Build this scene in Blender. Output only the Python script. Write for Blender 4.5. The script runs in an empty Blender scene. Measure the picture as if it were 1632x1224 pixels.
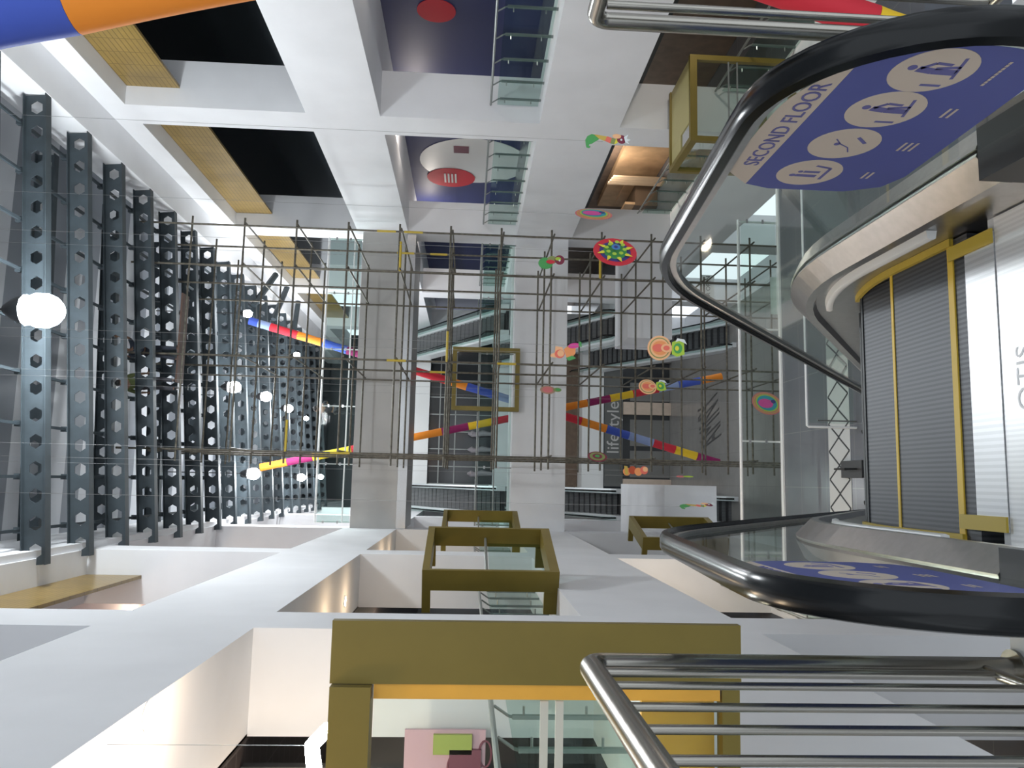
import bpy, bmesh, math, random
from mathutils import Vector, Matrix
random.seed(7)
S = bpy.context.scene
COL = S.collection
PI = math.pi

# ------------------------------------------------------------------ camera, world, exposure
EYE = Vector((0.0, 0.0, 1.75))
F = 1250.0
_d = Vector((745-816, 765-612, F)).normalized()           # world +Y in camera (right, down, forward)
_w = -(_d.x*1.0 + _d.y*0.029)/_d.z
_v = Vector((1.0, 0.029, _w)).normalized()                 # world -Z in camera
_r = _d.cross(-_v); _r.normalize()
if _r.y > 0: _r = -_r                                      # world +X must point to the picture's top
# rows of the rotation world->camera
def c2w(c):
    return Vector((c.dot(_r), c.dot(_d), -c.dot(_v)))
def at(px, py, Y):                                         # the point seen there, on the plane y = Y
    w = c2w(Vector((px-816, py-612, F)))
    return EYE + w*(Y/w.y)
cam = bpy.data.cameras.new('camera'); cam_o = bpy.data.objects.new('camera', cam); COL.objects.link(cam_o)
cam.sensor_width = 36; cam.lens = F/1632*36; cam.clip_start = 0.05; cam.clip_end = 300
R = Matrix((c2w(Vector((1,0,0))), c2w(Vector((0,-1,0))), c2w(Vector((0,0,-1))))).transposed()
cam_o.matrix_world = Matrix.Translation(EYE) @ R.to_4x4()
S.camera = cam_o
S.view_settings.view_transform = 'Standard'; S.view_settings.look = 'None'
S.view_settings.gamma = 1; S.view_settings.use_curve_mapping = False
S.view_settings.exposure = 1.02
W = bpy.data.worlds.new('world'); S.world = W; W.use_nodes = True
W.node_tree.nodes['Background'].inputs[0].default_value = (0.86, 0.93, 1.0, 1)
W.node_tree.nodes['Background'].inputs[1].default_value = 0.7

# ------------------------------------------------------------------ materials
MATS = {}
def mat(name, rgb, rough=0.5, metal=0.0, spec=0.5, noise=0.0, nscale=3.0, emit=None, es=0.0, bump=0.0, bscale=40, coat=0):
    if name in MATS: return MATS[name]
    m = bpy.data.materials.new(name); m.use_nodes = True; MATS[name] = m
    nt = m.node_tree; b = nt.nodes['Principled BSDF']
    b.inputs['Base Color'].default_value = (*rgb, 1); b.inputs['Roughness'].default_value = rough
    b.inputs['Metallic'].default_value = metal; b.inputs['Specular IOR Level'].default_value = spec
    if coat: b.inputs['Coat Weight'].default_value = coat
    if emit:
        b.inputs['Emission Color'].default_value = (*emit, 1); b.inputs['Emission Strength'].default_value = es
    tc = nt.nodes.new('ShaderNodeTexCoord')
    if noise:
        n = nt.nodes.new('ShaderNodeTexNoise'); n.inputs['Scale'].default_value = nscale; n.inputs['Detail'].default_value = 5
        nt.links.new(tc.outputs['Object'], n.inputs['Vector'])
        r = nt.nodes.new('ShaderNodeValToRGB')
        r.color_ramp.elements[0].position = .35; r.color_ramp.elements[1].position = .7
        r.color_ramp.elements[0].color = (*[c*(1-noise) for c in rgb], 1); r.color_ramp.elements[1].color = (*[min(1, c*(1+noise*.4)) for c in rgb], 1)
        nt.links.new(n.outputs['Fac'], r.inputs['Fac']); nt.links.new(r.outputs['Color'], b.inputs['Base Color'])
    if bump:
        n = nt.nodes.new('ShaderNodeTexNoise'); n.inputs['Scale'].default_value = bscale
        nt.links.new(tc.outputs['Object'], n.inputs['Vector'])
        bp = nt.nodes.new('ShaderNodeBump'); bp.inputs['Strength'].default_value = bump
        nt.links.new(n.outputs['Fac'], bp.inputs['Height']); nt.links.new(bp.outputs['Normal'], b.inputs['Normal'])
    return m
def stripes(name, c1, c2, axis, scale, duty=.5, rough=.5, metal=0, bump=0.0):
    """bands of two colours across one object axis; scale = bands per metre"""
    m = mat(name, c1, rough, metal); nt = m.node_tree; b = nt.nodes['Principled BSDF']
    tc = [n for n in nt.nodes if n.type == 'TEX_COORD'][0]
    sp = nt.nodes.new('ShaderNodeSeparateXYZ'); nt.links.new(tc.outputs['Object'], sp.inputs[0])
    mu = nt.nodes.new('ShaderNodeMath'); mu.operation = 'MULTIPLY'; mu.inputs[1].default_value = scale
    nt.links.new(sp.outputs[axis], mu.inputs[0])
    fr = nt.nodes.new('ShaderNodeMath'); fr.operation = 'FRACT'; nt.links.new(mu.outputs[0], fr.inputs[0])
    gt = nt.nodes.new('ShaderNodeMath'); gt.operation = 'GREATER_THAN'; gt.inputs[1].default_value = duty
    nt.links.new(fr.outputs[0], gt.inputs[0])
    mx = nt.nodes.new('ShaderNodeMix'); mx.data_type = 'RGBA'
    mx.inputs['A'].default_value = (*c1, 1); mx.inputs['B'].default_value = (*c2, 1)
    nt.links.new(gt.outputs[0], mx.inputs['Factor']); nt.links.new(mx.outputs['Result'], b.inputs['Base Color'])
    if bump:
        bp = nt.nodes.new('ShaderNodeBump'); bp.inputs['Strength'].default_value = bump; bp.inputs['Distance'].default_value = .004
        nt.links.new(gt.outputs[0], bp.inputs['Height']); nt.links.new(bp.outputs['Normal'], b.inputs['Normal'])
    return m
def grid(name, c1, c2, sx, sy, line=.02, rough=.3, noise=0.15, uv=('X', 'Y')):
    """tiles sx by sy metres with thin joints"""
    m = mat(name, c1, rough); nt = m.node_tree; b = nt.nodes['Principled BSDF']
    tc = [n for n in nt.nodes if n.type == 'TEX_COORD'][0]
    sp = nt.nodes.new('ShaderNodeSeparateXYZ'); nt.links.new(tc.outputs['Object'], sp.inputs[0])
    outs = []
    for ax, s in ((uv[0], sx), (uv[1], sy)):
        mu = nt.nodes.new('ShaderNodeMath'); mu.operation = 'DIVIDE'; mu.inputs[1].default_value = s
        nt.links.new(sp.outputs[ax], mu.inputs[0])
        fr = nt.nodes.new('ShaderNodeMath'); fr.operation = 'FRACT'; nt.links.new(mu.outputs[0], fr.inputs[0])
        lt = nt.nodes.new('ShaderNodeMath'); lt.operation = 'LESS_THAN'; lt.inputs[1].default_value = line/s
        nt.links.new(fr.outputs[0], lt.inputs[0]); outs.append(lt)
    mxm = nt.nodes.new('ShaderNodeMath'); mxm.operation = 'MAXIMUM'
    nt.links.new(outs[0].outputs[0], mxm.inputs[0]); nt.links.new(outs[1].outputs[0], mxm.inputs[1])
    n = nt.nodes.new('ShaderNodeTexNoise'); n.inputs['Scale'].default_value = 1.3; n.inputs['Detail'].default_value = 4
    nt.links.new(tc.outputs['Object'], n.inputs['Vector'])
    r = nt.nodes.new('ShaderNodeValToRGB')
    r.color_ramp.elements[0].color = (*[c*(1-noise) for c in c1], 1); r.color_ramp.elements[1].color = (*[c*(1+noise) for c in c1], 1)
    nt.links.new(n.outputs['Fac'], r.inputs['Fac'])
    mx = nt.nodes.new('ShaderNodeMix'); mx.data_type = 'RGBA'; mx.inputs['B'].default_value = (*c2, 1)
    nt.links.new(r.outputs['Color'], mx.inputs['A'])
    nt.links.new(mxm.outputs[0], mx.inputs['Factor']); nt.links.new(mx.outputs['Result'], b.inputs['Base Color'])
    return m
def glass(name, tint, gl=1.0):
    if name in MATS: return MATS[name]
    m = bpy.data.materials.new(name); m.use_nodes = True; MATS[name] = m; nt = m.node_tree
    nt.nodes.remove(nt.nodes['Principled BSDF'])
    t = nt.nodes.new('ShaderNodeBsdfTransparent'); t.inputs[0].default_value = (*tint, 1)
    g = nt.nodes.new('ShaderNodeBsdfGlossy'); g.inputs['Roughness'].default_value = .03
    f = nt.nodes.new('ShaderNodeFresnel'); f.inputs[0].default_value = 1.45
    mm = nt.nodes.new('ShaderNodeMath'); mm.operation = 'MULTIPLY'; mm.inputs[1].default_value = gl
    ge = nt.nodes.new('ShaderNodeNewGeometry'); iv = nt.nodes.new('ShaderNodeMath'); iv.operation = 'SUBTRACT'; iv.inputs[0].default_value = 1.0
    nt.links.new(ge.outputs['Backfacing'], iv.inputs[1])
    m0 = nt.nodes.new('ShaderNodeMath'); m0.operation = 'MULTIPLY'
    nt.links.new(f.outputs[0], m0.inputs[0]); nt.links.new(iv.outputs[0], m0.inputs[1]); nt.links.new(m0.outputs[0], mm.inputs[0])
    mx = nt.nodes.new('ShaderNodeMixShader'); nt.links.new(mm.outputs[0], mx.inputs[0])
    nt.links.new(t.outputs[0], mx.inputs[1]); nt.links.new(g.outputs[0], mx.inputs[2])
    nt.links.new(mx.outputs[0], nt.nodes['Material Output'].inputs[0])
    return m
white = mat('white_plaster', (.78, .785, .80), .75, noise=.05, nscale=.8)
grey_plaster = mat('grey_bridge_plaster', (.50, .49, .47), .7, noise=.1, nscale=.9)
beige = mat('beige_board', (.62, .50, .40), .6, noise=.08)
brownwall = mat('brown_board', (.20, .14, .10), .6, noise=.2)
ply = mat('plywood', (.55, .36, .20), .55, noise=.2, nscale=2)
goldp = mat('gold_paint', (.215, .16, .03), .45, .25, noise=.12, nscale=1.5)
goldpanel = grid('gold_panel', (.26, .17, .045), (.14, .09, .02), .55, .12, .02, .3, .45, ('Y', 'Z'))
steel = mat('brushed_steel', (.46, .46, .46), .3, 1.0, noise=.08, nscale=30)
dsteel = mat('polished_tube_steel', (.36, .345, .31), .26, 1.0)
darksteel = mat('dark_truss_steel', (.045, .06, .07), .6, .1, noise=.2)
tube = mat('scaffold_tube_steel', (.16, .145, .115), .55, .5, noise=.4, nscale=8)
yellowp = mat('yellow_paint', (.50, .36, .04), .5)
black = mat('black_rubber', (.005, .006, .007), .2, 0, .3)
blackm = mat('black_plastic', (.02, .02, .022), .45)
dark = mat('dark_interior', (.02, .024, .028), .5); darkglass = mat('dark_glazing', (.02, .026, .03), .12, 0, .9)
railgrey = mat('rail_grey_steel', (.30, .32, .31), .4, .6)
whitep = mat('white_paint', (.85, .86, .85), .4)
floor_tile = grid('dark_floor_tile', (.13, .14, .16), (.20, .21, .22), 1.2, 1.2, .012, .22)
floor_grey = grid('polished_grey_floor', (.27, .26, .245), (.20, .19, .18), 1.6, 1.6, .015, .18)
near_floor = grid('near_floor_tile', (.55, .56, .57), (.42, .43, .44), .8, .8, .008, .25)
glass_c = glass('clear_glass', (.90, .95, .93)); glass_g = glass('green_glass', (.80, .88, .86), .3)
warm_em = mat('warm_lamp', (1, .9, .7), .5, emit=(1, .82, .55), es=30)
white_em = mat('white_lamp', (1, 1, 1), .5, emit=(.93, .97, 1), es=45)
flood_em = mat('flood_lamp', (1, 1, 1), .5, emit=(.9, .96, 1), es=120)
orange = mat('orange_cloth', (.85, .27, .02), .7); blue = mat('blue_cloth', (.05, .10, .50), .7)
red = mat('red_cloth', (.62, .02, .04), .7); yellow = mat('yellow_cloth', (.85, .55, .02), .7)
purple = mat('purple_cloth', (.28, .01, .11), .7); paleblue = mat('pale_blue_cloth', (.28, .36, .60), .7)

# ------------------------------------------------------------------ mesh helpers
class MB:
    def __init__(s): s.v = []; s.f = []; s.m = []; s.mats = []
    def mi(s, m):
        if m not in s.mats: s.mats.append(m)
        return s.mats.index(m)
    def add(s, vs, fs, m):
        o = len(s.v); s.v += [tuple(v) for v in vs]; k = s.mi(m)
        for f in fs: s.f.append(tuple(o+i for i in f)); s.m.append(k)
        return s
    def box(s, x0, x1, y0, y1, z0, z1, m):
        vs = [(x, y, z) for x in (x0, x1) for y in (y0, y1) for z in (z0, z1)]
        return s.add(vs, [(0,1,3,2),(4,6,7,5),(0,4,5,1),(2,3,7,6),(0,2,6,4),(1,5,7,3)], m)
    def obox(s, c, ax, ay, az, m):
        c = Vector(c); ax, ay, az = Vector(ax), Vector(ay), Vector(az)
        vs = [c+i*ax+j*ay+k*az for i in (-.5,.5) for j in (-.5,.5) for k in (-.5,.5)]
        return s.add(vs, [(0,1,3,2),(4,6,7,5),(0,4,5,1),(2,3,7,6),(0,2,6,4),(1,5,7,3)], m)
    def tube(s, pts, r, m, n=8, cap=True, r2=None):
        pts = [Vector(p) for p in pts]; N = len(pts)
        rs = r if isinstance(r, (list, tuple)) else [r]*N
        vs = []; up = None
        for i, p in enumerate(pts):
            t = (pts[min(i+1, N-1)]-pts[max(i-1, 0)]).normalized()
            if up is None: up = Vector((0, 0, 1)) if abs(t.z) < .9 else Vector((1, 0, 0))
            a = t.cross(up)
            a = a.normalized() if a.length > 1e-5 else Vector((1, 0, 0))
            b = a.cross(t).normalized(); up = b
            for k in range(n):
                q = 2*PI*k/n; vs.append(p+(a*math.cos(q)+b*math.sin(q))*rs[i])
        fs = [(i*n+k, i*n+(k+1) % n, (i+1)*n+(k+1) % n, (i+1)*n+k) for i in range(N-1) for k in range(n)]
        if cap: fs += [tuple(range(n-1, -1, -1)), tuple((N-1)*n+k for k in range(n))]
        return s.add(vs, fs, m)
    def prism(s, poly, o, u, v, w, m):
        """polygon (a,b) in axes u,v from o, thickness vector w"""
        o, u, v, w = Vector(o), Vector(u), Vector(v), Vector(w); n = len(poly)
        vs = [o+u*a+v*b for a, b in poly]+[o+u*a+v*b+w for a, b in poly]
        fs = [tuple(range(n-1, -1, -1)), tuple(range(n, 2*n))]+[(i, (i+1) % n, n+(i+1) % n, n+i) for i in range(n)]
        return s.add(vs, fs, m)
    def disc(s, c, r, u, v, w, m, n=28, ry=None):
        ry = ry or r
        return s.prism([(r*math.cos(2*PI*k/n), ry*math.sin(2*PI*k/n)) for k in range(n)], c, u, v, w, m)
    def sphere(s, c, r, m, n=12, sz=1.0):
        c = Vector(c); vs = []; h = n//2
        for i in range(h+1):
            a = PI*i/h
            for k in range(n):
                b = 2*PI*k/n; vs.append(c+Vector((r*math.sin(a)*math.cos(b), r*math.sin(a)*math.sin(b), r*sz*math.cos(a))))
        fs = [(i*n+k, (i+1)*n+k, (i+1)*n+(k+1) % n, i*n+(k+1) % n) for i in range(h) for k in range(n)]
        return s.add(vs, fs, m)
    def sweep(s, prof, path, m, close=True):
        """profile points (X, n) along a path of (Y, z, ny, nz) in the YZ plane; X stays world X"""
        vs = []; n = len(prof)
        for (y, z, ny, nz) in path:
            for (X, q) in prof: vs.append((X, y+ny*q, z+nz*q))
        N = len(path)
        fs = [(i*n+k, i*n+(k+1) % n, (i+1)*n+(k+1) % n, (i+1)*n+k) for i in range(N-1) for k in range(n)]
        fs += [tuple(range(n-1, -1, -1)), tuple((N-1)*n+k for k in range(n))]
        return s.add(vs, fs, m)
    def build(s, name, parent=None, smooth=False, loc=None):
        me = bpy.data.meshes.new(name)
        vs = s.v
        if loc is not None: vs = [(a-loc[0], b-loc[1], c-loc[2]) for a, b, c in vs]
        me.from_pydata(vs, [], s.f); me.update()
        for m in s.mats: me.materials.append(m)
        me.polygons.foreach_set('material_index', s.m)
        bm = bmesh.new(); bm.from_mesh(me); bmesh.ops.remove_doubles(bm, verts=bm.verts, dist=1e-6)
        bmesh.ops.recalc_face_normals(bm, faces=bm.faces); bm.to_mesh(me); bm.free()
        if smooth:
            me.polygons.foreach_set('use_smooth', [True]*len(me.polygons))
            if hasattr(me, 'set_sharp_from_angle'): me.set_sharp_from_angle(angle=math.radians(40))
        o = bpy.data.objects.new(name, me); COL.objects.link(o)
        if loc is not None: o.location = loc
        if parent: 
            o.parent = parent
            if loc is None: o.matrix_parent_inverse = Matrix.Translation(-parent.location) if parent.rotation_euler.z == 0 else Matrix.Identity(4)
        return o
def tag(o, label=None, cat=None, group=None, kind=None):
    if label: o['label'] = label
    if cat: o['category'] = cat
    if group: o['group'] = group
    if kind: o['kind'] = kind
    return o
def empty(name, loc, label, cat, group=None):
    o = bpy.data.objects.new(name, None); COL.objects.link(o); o.location = loc; o.empty_display_size = .1
    return tag(o, label, cat, group)
def struct(mb, name): return tag(mb.build(name), kind='structure')
def light(loc, power, color=(1, 1, 1), r=.2, parent=None):
    l = bpy.data.lights.new('lamp_light', 'POINT'); l.energy = power; l.color = color; l.shadow_soft_size = r
    o = bpy.data.objects.new('lamp_light', l); COL.objects.link(o); o.location = loc
    if parent: o.parent = parent; o.matrix_parent_inverse = Matrix.Translation(-parent.location)
    return o
def copy_of(o, parent, loc=None):
    c = o.copy(); COL.objects.link(c)
    if parent:
        mi = o.matrix_parent_inverse.copy(); c.parent = parent; c.matrix_parent_inverse = mi
    if loc is not None: c.location = loc
    return c

# ------------------------------------------------------------------ setting: the atrium shell
LX, RX, TH = -1.75, 8.9, 1.2
COLS = [(.3, 1.35), (9.5, 10.6), (18.65, 19.7), (27.85, 28.9), (37.05, 38.1), (46.25, 47.3)]
BANDS = [(-14.0, -11.2), (-7.4, -5.5), (-1.82, .2), (4.17, 6.0)]
Y0, Y1 = -4.0, 56.0
def lattice(name, xa, xb, gx0, gx1, gz, inner):
    b = MB()
    for z0, z1 in BANDS: b.box(xa, xb, Y0, Y1, z0, z1, white)
    for y0, y1 in COLS:
        for (a, c) in ((-11.2, -7.4), (-5.5, -1.82), (.2, 4.17)): b.box(xa, xb, y0, y1, a, c, white)
        b.box(xa, xb, y0, y1, 6.0, gz[0], white)
        b.box(xa, xb, y0, y1, gz[0], gz[1], white)
    b.box(xa, xb, Y0, Y1, gz[1], 13.4, white)
    o = struct(b, name)
    g = MB(); ys = [Y0]+[v for c in COLS for v in c]+[Y1]
    return o, ys
wr, ys = lattice('wall_right', RX, RX+TH, 9.4, 9.5, (9.07, 10.35), 1)
wl, ys = lattice('wall_left', LX-TH, LX, -2.4, -2.3, (9.07, 10.3), -1)
bays = [(ys[i], ys[i+1]) for i in range(0, len(ys)-1, 2)]
def bayname(i): return ['beside the escalator landing', 'second bay along', 'third bay along', 'fourth bay along beyond the bridge', 'fifth bay along beyond the bridge', 'farthest bay', 'last bay at the far end'][i]
for side, (x0, x1, z0, z1) in (('right', (9.38, 9.45, 9.07, 10.35)), ('left', (-2.38, -2.31, 9.07, 10.3))):
    for i, (a, c) in enumerate(bays):
        if side == 'left' and i > 2: continue
        if i == 0 or i == 6: continue
        o = MB().box(x0, x1, a+.003, c-.003, z0+.003, z1-.003, goldpanel).build('gold_grille_panel')
        tag(o, 'gold patterned strip high on the %s wall, %s' % (side, bayname(i)), 'wall panel')
# ring beams under the roof edge and corridor shells
b = MB().box(8.0, 8.898, Y0, Y1, 10.95, 11.9, white); struct(b, 'trim_1')
b = MB().box(-1.748, -1.60, Y0, Y1, 10.35, 11.9, white); struct(b, 'trim_2')
FL = [(-5.72, -5.5), (-.02, .2), (5.78, 6.0)]
for k, (z0, z1) in enumerate(FL):
    struct(MB().box(RX+TH+.002, 16, 3.0, Y1, z0, z1, floor_tile), 'floor_right_%d' % (k+1))
    struct(MB().box(-8, LX-TH-.002, 3.0, Y1, z0, z1, floor_tile), 'floor_left_%d' % (k+1))
struct(MB().box(-8, 16, Y0, Y1, -11.5, -11.2, floor_grey), 'floor_ground') if False else None
struct(MB().box(LX+.002, RX-.002, Y0, Y1, -11.5, -11.2, floor_grey), 'floor_ground')
# back walls of the right-hand galleries
hoard = mat('blue_hoarding', (.028, .036, .13), .55)
struct(MB().box(12.0, 12.1, 3.2, 55, .201, 5.77, hoard), 'wall_hoarding_blue')
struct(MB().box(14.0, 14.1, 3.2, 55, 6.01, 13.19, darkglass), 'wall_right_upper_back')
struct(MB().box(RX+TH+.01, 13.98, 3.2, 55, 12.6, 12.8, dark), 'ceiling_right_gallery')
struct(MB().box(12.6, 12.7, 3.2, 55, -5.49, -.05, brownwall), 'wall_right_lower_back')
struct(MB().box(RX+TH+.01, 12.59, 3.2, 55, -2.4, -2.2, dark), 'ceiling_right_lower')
struct(MB().box(-7.0, -6.9, 3.2, 55, .201, 5.77, mat('dark_shop_back', (.06, .05, .05), .6)), 'wall_left_back')
pinkwall = mat('pale_pink_plaster', (.60, .50, .50), .7)
struct(MB().box(-6.0, -5.9, 3.2, 55, 6.01, 13.19, pinkwall), 'wall_left_upper_back')
struct(MB().box(-5.89, LX-TH-.01, 3.2, 55, 11.4, 11.6, pinkwall), 'ceiling_left_gallery')
struct(MB().box(-6.0, -5.9, 3.2, 55, -5.49, -.05, beige), 'wall_left_lower_back')
struct(MB().box(-7.98, -2.92, 3.2, 55, 4.17, 4.25, grid('dark_ceiling_tile', (.035, .028, .028), (.09, .08, .08), .6, .35, .02, .5)), 'ceiling_left')
struct(MB().box(RX+TH+.01, 11.99, 3.2, 55, 4.3, 4.4, white), 'ceiling_right')

greyw = mat('grey_back_wall', (.30, .28, .27), .7)  # outer shell pieces added to keep world light out of the left side
struct(MB().box(-8.1, LX-TH-.002, -3.9, -3.8, -11.2, .19, greyw), 'wall_left_near')
struct(MB().box(-8.2, -8.101, -3.9, 56, -11.2, 13.0, greyw), 'wall_left_outer')
struct(MB().box(-8.1, LX-TH-.002, -3.9, 2.998, .0, .2, greyw), 'floor_left_near')
struct(MB().box(-8.1, LX-TH-.002, -3.79, 2.998, -5.72, -5.5, greyw), 'floor_left_low')
# roof deck
deckm = stripes('roof_deck_panels', (.55, .57, .60), (.20, .22, .25), 'Y', 1/1.85, .5, .6)
struct(MB().box(-1.748, 8.898, Y0, Y1, 13.2, 13.35, deckm), 'ceiling')
b = MB().box(LX-TH, RX+TH, Y1-.2, Y1, -11.2, 13.4, mat('dark_end_wall', (.03, .038, .045), .5)); struct(b, 'wall_far')

# bridges across the atrium
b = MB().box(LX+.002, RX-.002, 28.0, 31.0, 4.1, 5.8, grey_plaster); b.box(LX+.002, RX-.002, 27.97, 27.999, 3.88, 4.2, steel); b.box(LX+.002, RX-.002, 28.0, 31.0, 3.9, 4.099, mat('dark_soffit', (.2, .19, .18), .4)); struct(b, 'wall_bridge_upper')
b = MB().box(LX+.002, RX-.002, 28.0, 31.0, -1.72, .2, white); struct(b, 'wall_bridge_middle')
b = MB().box(5.3, RX-.002, 28.0, 30.5, -5.6, -3.95, white); struct(b, 'floor_stub_right')
b = MB().box(LX+.002, -.02, 28.0, 36, -7.2, -5.3, white); struct(b, 'floor_stub_left')
# first floor gallery the escalator lands on
b = MB().box(LX+.002, RX-.002, 11.6, 17.7, -7.0, -5.5, floor_tile); b.box(LX+.002, RX-.002, 17.7, 17.82, -7.0, -5.46, whitep); struct(b, 'floor_gallery')
# far end: galleries, storefronts
b = MB().box(LX+.002, RX-.002, 49.2, 53, -1.2, .2, white); b.box(LX+.002, RX-.002, 49.8, 53, 4.3, 5.85, whitep); b.box(LX+.002, RX-.002, 50, 53, -6.9, -5.5, whitep); struct(b, 'floor_far_end')

# second floor landing the camera stands on
b = MB().box(-.62, 1.6, Y0, 2.5, -.6, 0, near_floor); struct(b, 'floor_landing')

# ------------------------------------------------------------------ roof: castellated beams and purlins
def beam_mesh():
    b = MB(); s = .55; H = .22; h = .12; a = .15; n = 18; L = n*s
    for i in range(n):
        x0 = -L/2+i*s; x1 = x0+s; c = x0+s/2
        for sg in (1, -1):
            poly = [(x0, 0), (x0, sg*H), (x1, sg*H), (x1, 0), (c+a, 0), (c+a/2, sg*h), (c-a/2, sg*h), (c-a, 0)]
            b.prism(poly, (0, -.01, 0), (1, 0, 0), (0, 0, 1), (0, .02, 0), darksteel)
    for z in (-H-.02, H): b.box(-L/2, L/2, -.11, .11, z, z+.02, darksteel)
    return b
ORD = ['nearest', 'second', 'third', 'fourth', 'fifth', 'sixth', 'seventh', 'eighth', 'ninth', 'tenth', 'eleventh', 'twelfth', 'thirteenth', 'fourteenth', 'fifteenth', 'sixteenth', 'seventeenth', 'eighteenth', 'nineteenth', 'twentieth']
first = None
for k in range(19):
    o = beam_mesh().build('roof_beam') if first is None else copy_of(first, None)
    first = first or o
    o.location = (3.05, 14.65+1.85*k, 10.76-.0); o.rotation_euler.y = -.09
    tag(o, 'dark roof beam with hexagonal holes, %s of the lower row from the camera' % ORD[k], 'roof beam', 'lower row of roof beams')
for k in range(9):
    o = copy_of(first, None); o.location = (3.05, 16.1+3.7*k, 12.45); o.rotation_euler.y = -.05; o.scale.x = 1.0
    tag(o, 'dark roof beam of the hazy upper row, %s from the camera' % ORD[k], 'roof beam', 'upper row of roof beams')
pb = None
for k in range(9):
    x = -1.2+k*1.07; z = 11.075+.0905*(x-3.05)
    if pb is None:
        b = MB()
        b.box(-.03, .03, 13, 50, -.03, .03, darksteel)
        for j in range(19): b.box(-.06, .06, 14.65+1.85*j-.06, 14.65+1.85*j+.06, -.08, .09, darksteel)
        pb = b.build('purlin'); o = pb
    else: o = copy_of(pb, None)
    o.location = (x, 0, z)
    tag(o, 'thin dark purlin running along the roof over the beams, %s from the left wall' % ORD[k].replace('nearest', 'first'), 'purlin', 'roof purlins')
# near big diagonal braces at the far right of the roof
for k in range(3):
    a = at(404+32*k, 487+22*k, 33+3*k); c = at(440+18*k, 437+20*k, 34+3*k)
    o = MB().tube([a, c], .13, darksteel, 6).build('roof_brace')
    tag(o, 'dark inclined roof brace meeting the right wall, %s of the three' % ORD[k], 'roof brace', 'inclined roof braces')

# ------------------------------------------------------------------ lamps under the roof
def roof_lamp(px, py, Y, power, r, em, label, group, name='high_bay_lamp', hz=.0):
    p = at(px, py, Y)
    e = empty(name, p, label, 'lamp', group)
    b = MB(); b.sphere(p, r, em, 14, 1.15); b.build('bulb', e, True)
    h = MB(); h.tube([p+Vector((0, 0, r*.9)), p+Vector((0, 0, r*1.6)), p+Vector((0, 0, r*2.1))], [r*.9, r*.6, r*.25], blackm, 12); h.tube([p+Vector((0, 0, r*2.1)), p+Vector((0, 0, 13.195-p.z))], .02, blackm, 6); h.build('housing', e, True)
    light(p-Vector((0, 0, r*1.6)), power, (.92, .97, 1), r, e)
RL = [(68, 495, 15.1, 190, .34, 'very bright white floodlight glaring near the camera under the roof'),
      (373, 617, 28.0, 240, .26, 'white roof lamp, nearest of the receding row of four right of the scaffold standard'),
      (424, 632, 31.8, 240, .24, 'white roof lamp, second of the receding row of four'),
      (460, 651, 36.2, 240, .22, 'white roof lamp, third of the receding row of four'),
      (488, 667, 40.5, 160, .14, 'small white roof lamp at the far end of the receding row of four'),
      (404, 755, 30.3, 220, .27, 'white roof lamp above the orange end of a cloth sleeve, nearest on the left side'),
      (480, 761, 38.0, 220, .22, 'white roof lamp on the left side, middle of three'),
      (511, 760, 43.9, 160, .17, 'small white roof lamp on the left side, farthest of three'),
      (395, 500, 28.6, 120, .18, 'slim white roof lamp beside the end of the other cloth sleeve'),
      (473, 566, 37.0, 200, .17, 'white roof lamp right of the far row, by itself over the bridge')]
for x, y, Y, pw, r, l in RL: roof_lamp(x, y, Y, pw, r*(1 if Y < 20 else .82), flood_em if Y < 20 else white_em, l, None)
# gallery downlights (small warm discs with their light), many of them added fill
def downlight(p, power, label, color=(1, .72, .45), cat='lamp', r=.09, em=None, group=None):
    p = Vector(p); e = empty('downlight', p, label, cat, group)
    MB().disc(p, r, (1, 0, 0), (0, 1, 0), (0, 0, -.012), em or warm_em, 16).build('lens', e)
    MB().tube([p+Vector((r*1.25*math.cos(t), r*1.25*math.sin(t), -.005)) for t in [2*PI*k/20 for k in range(21)]], .012, whitep, 6, False).build('rim', e)
    light(p-Vector((0, 0, .55)), power, color, .12, e)
downlight(at(337, 1140, 6.5).xy.to_3d()+Vector((0, 0, 4.165)), 18, 'small glowing warm downlight in the soffit near the camera on the left')
for i, y in enumerate((3.9, 14.2, 16.5, 23.2, 25.5)):  # the first is added out of view to light the near portal
    downlight((-2.5 if i != 0 else -2.1, y, 4.165), (18, 11, 10, 12, 8)[i], 'warm downlight in the left gallery soffit, %s' % ('just inside the near gold portal', 'second bay nearer side', 'second bay farther side', 'third bay nearer side', 'third bay farther side')[i])
for i, (x, y, z, pw) in enumerate(((11.0, 14, 4.29, 45), (11.0, 23.6, 4.29, 45), (11.0, 33, 4.29, 45), (11.3, 15, -2.41, 50), (11.4, 28, -2.41, 90), (-2.4, 13.5, -1.83, 30), (-2.4, 16.5, -1.83, 30), (-4, 15, 11.39, 40), (-4, 24, 11.39, 40), (-4.2, 8, 4.165, 50), (-4.2, 22, 4.165, 50))):  # fill lamps added to brighten the galleries and shops
    downlight((x, y, z), pw, ['downlight over the blue hoarding, nearer bay', 'downlight over the blue hoarding, bay with the white circle', 'downlight over the blue hoarding beyond the bridge', 'downlight over the plywood stack, nearer', 'downlight over the plywood stack, farther', 'downlight in the soffit one floor down on the left, nearer', 'downlight in the soffit one floor down on the left, farther', 'downlight high in the upper left gallery, nearer', 'downlight high in the upper left gallery, farther', 'downlight deep in the nearer left shop', 'downlight deep in the farther left shop'][i], (1, .9, .8) if x > 0 else (1, .82, .62))

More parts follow.
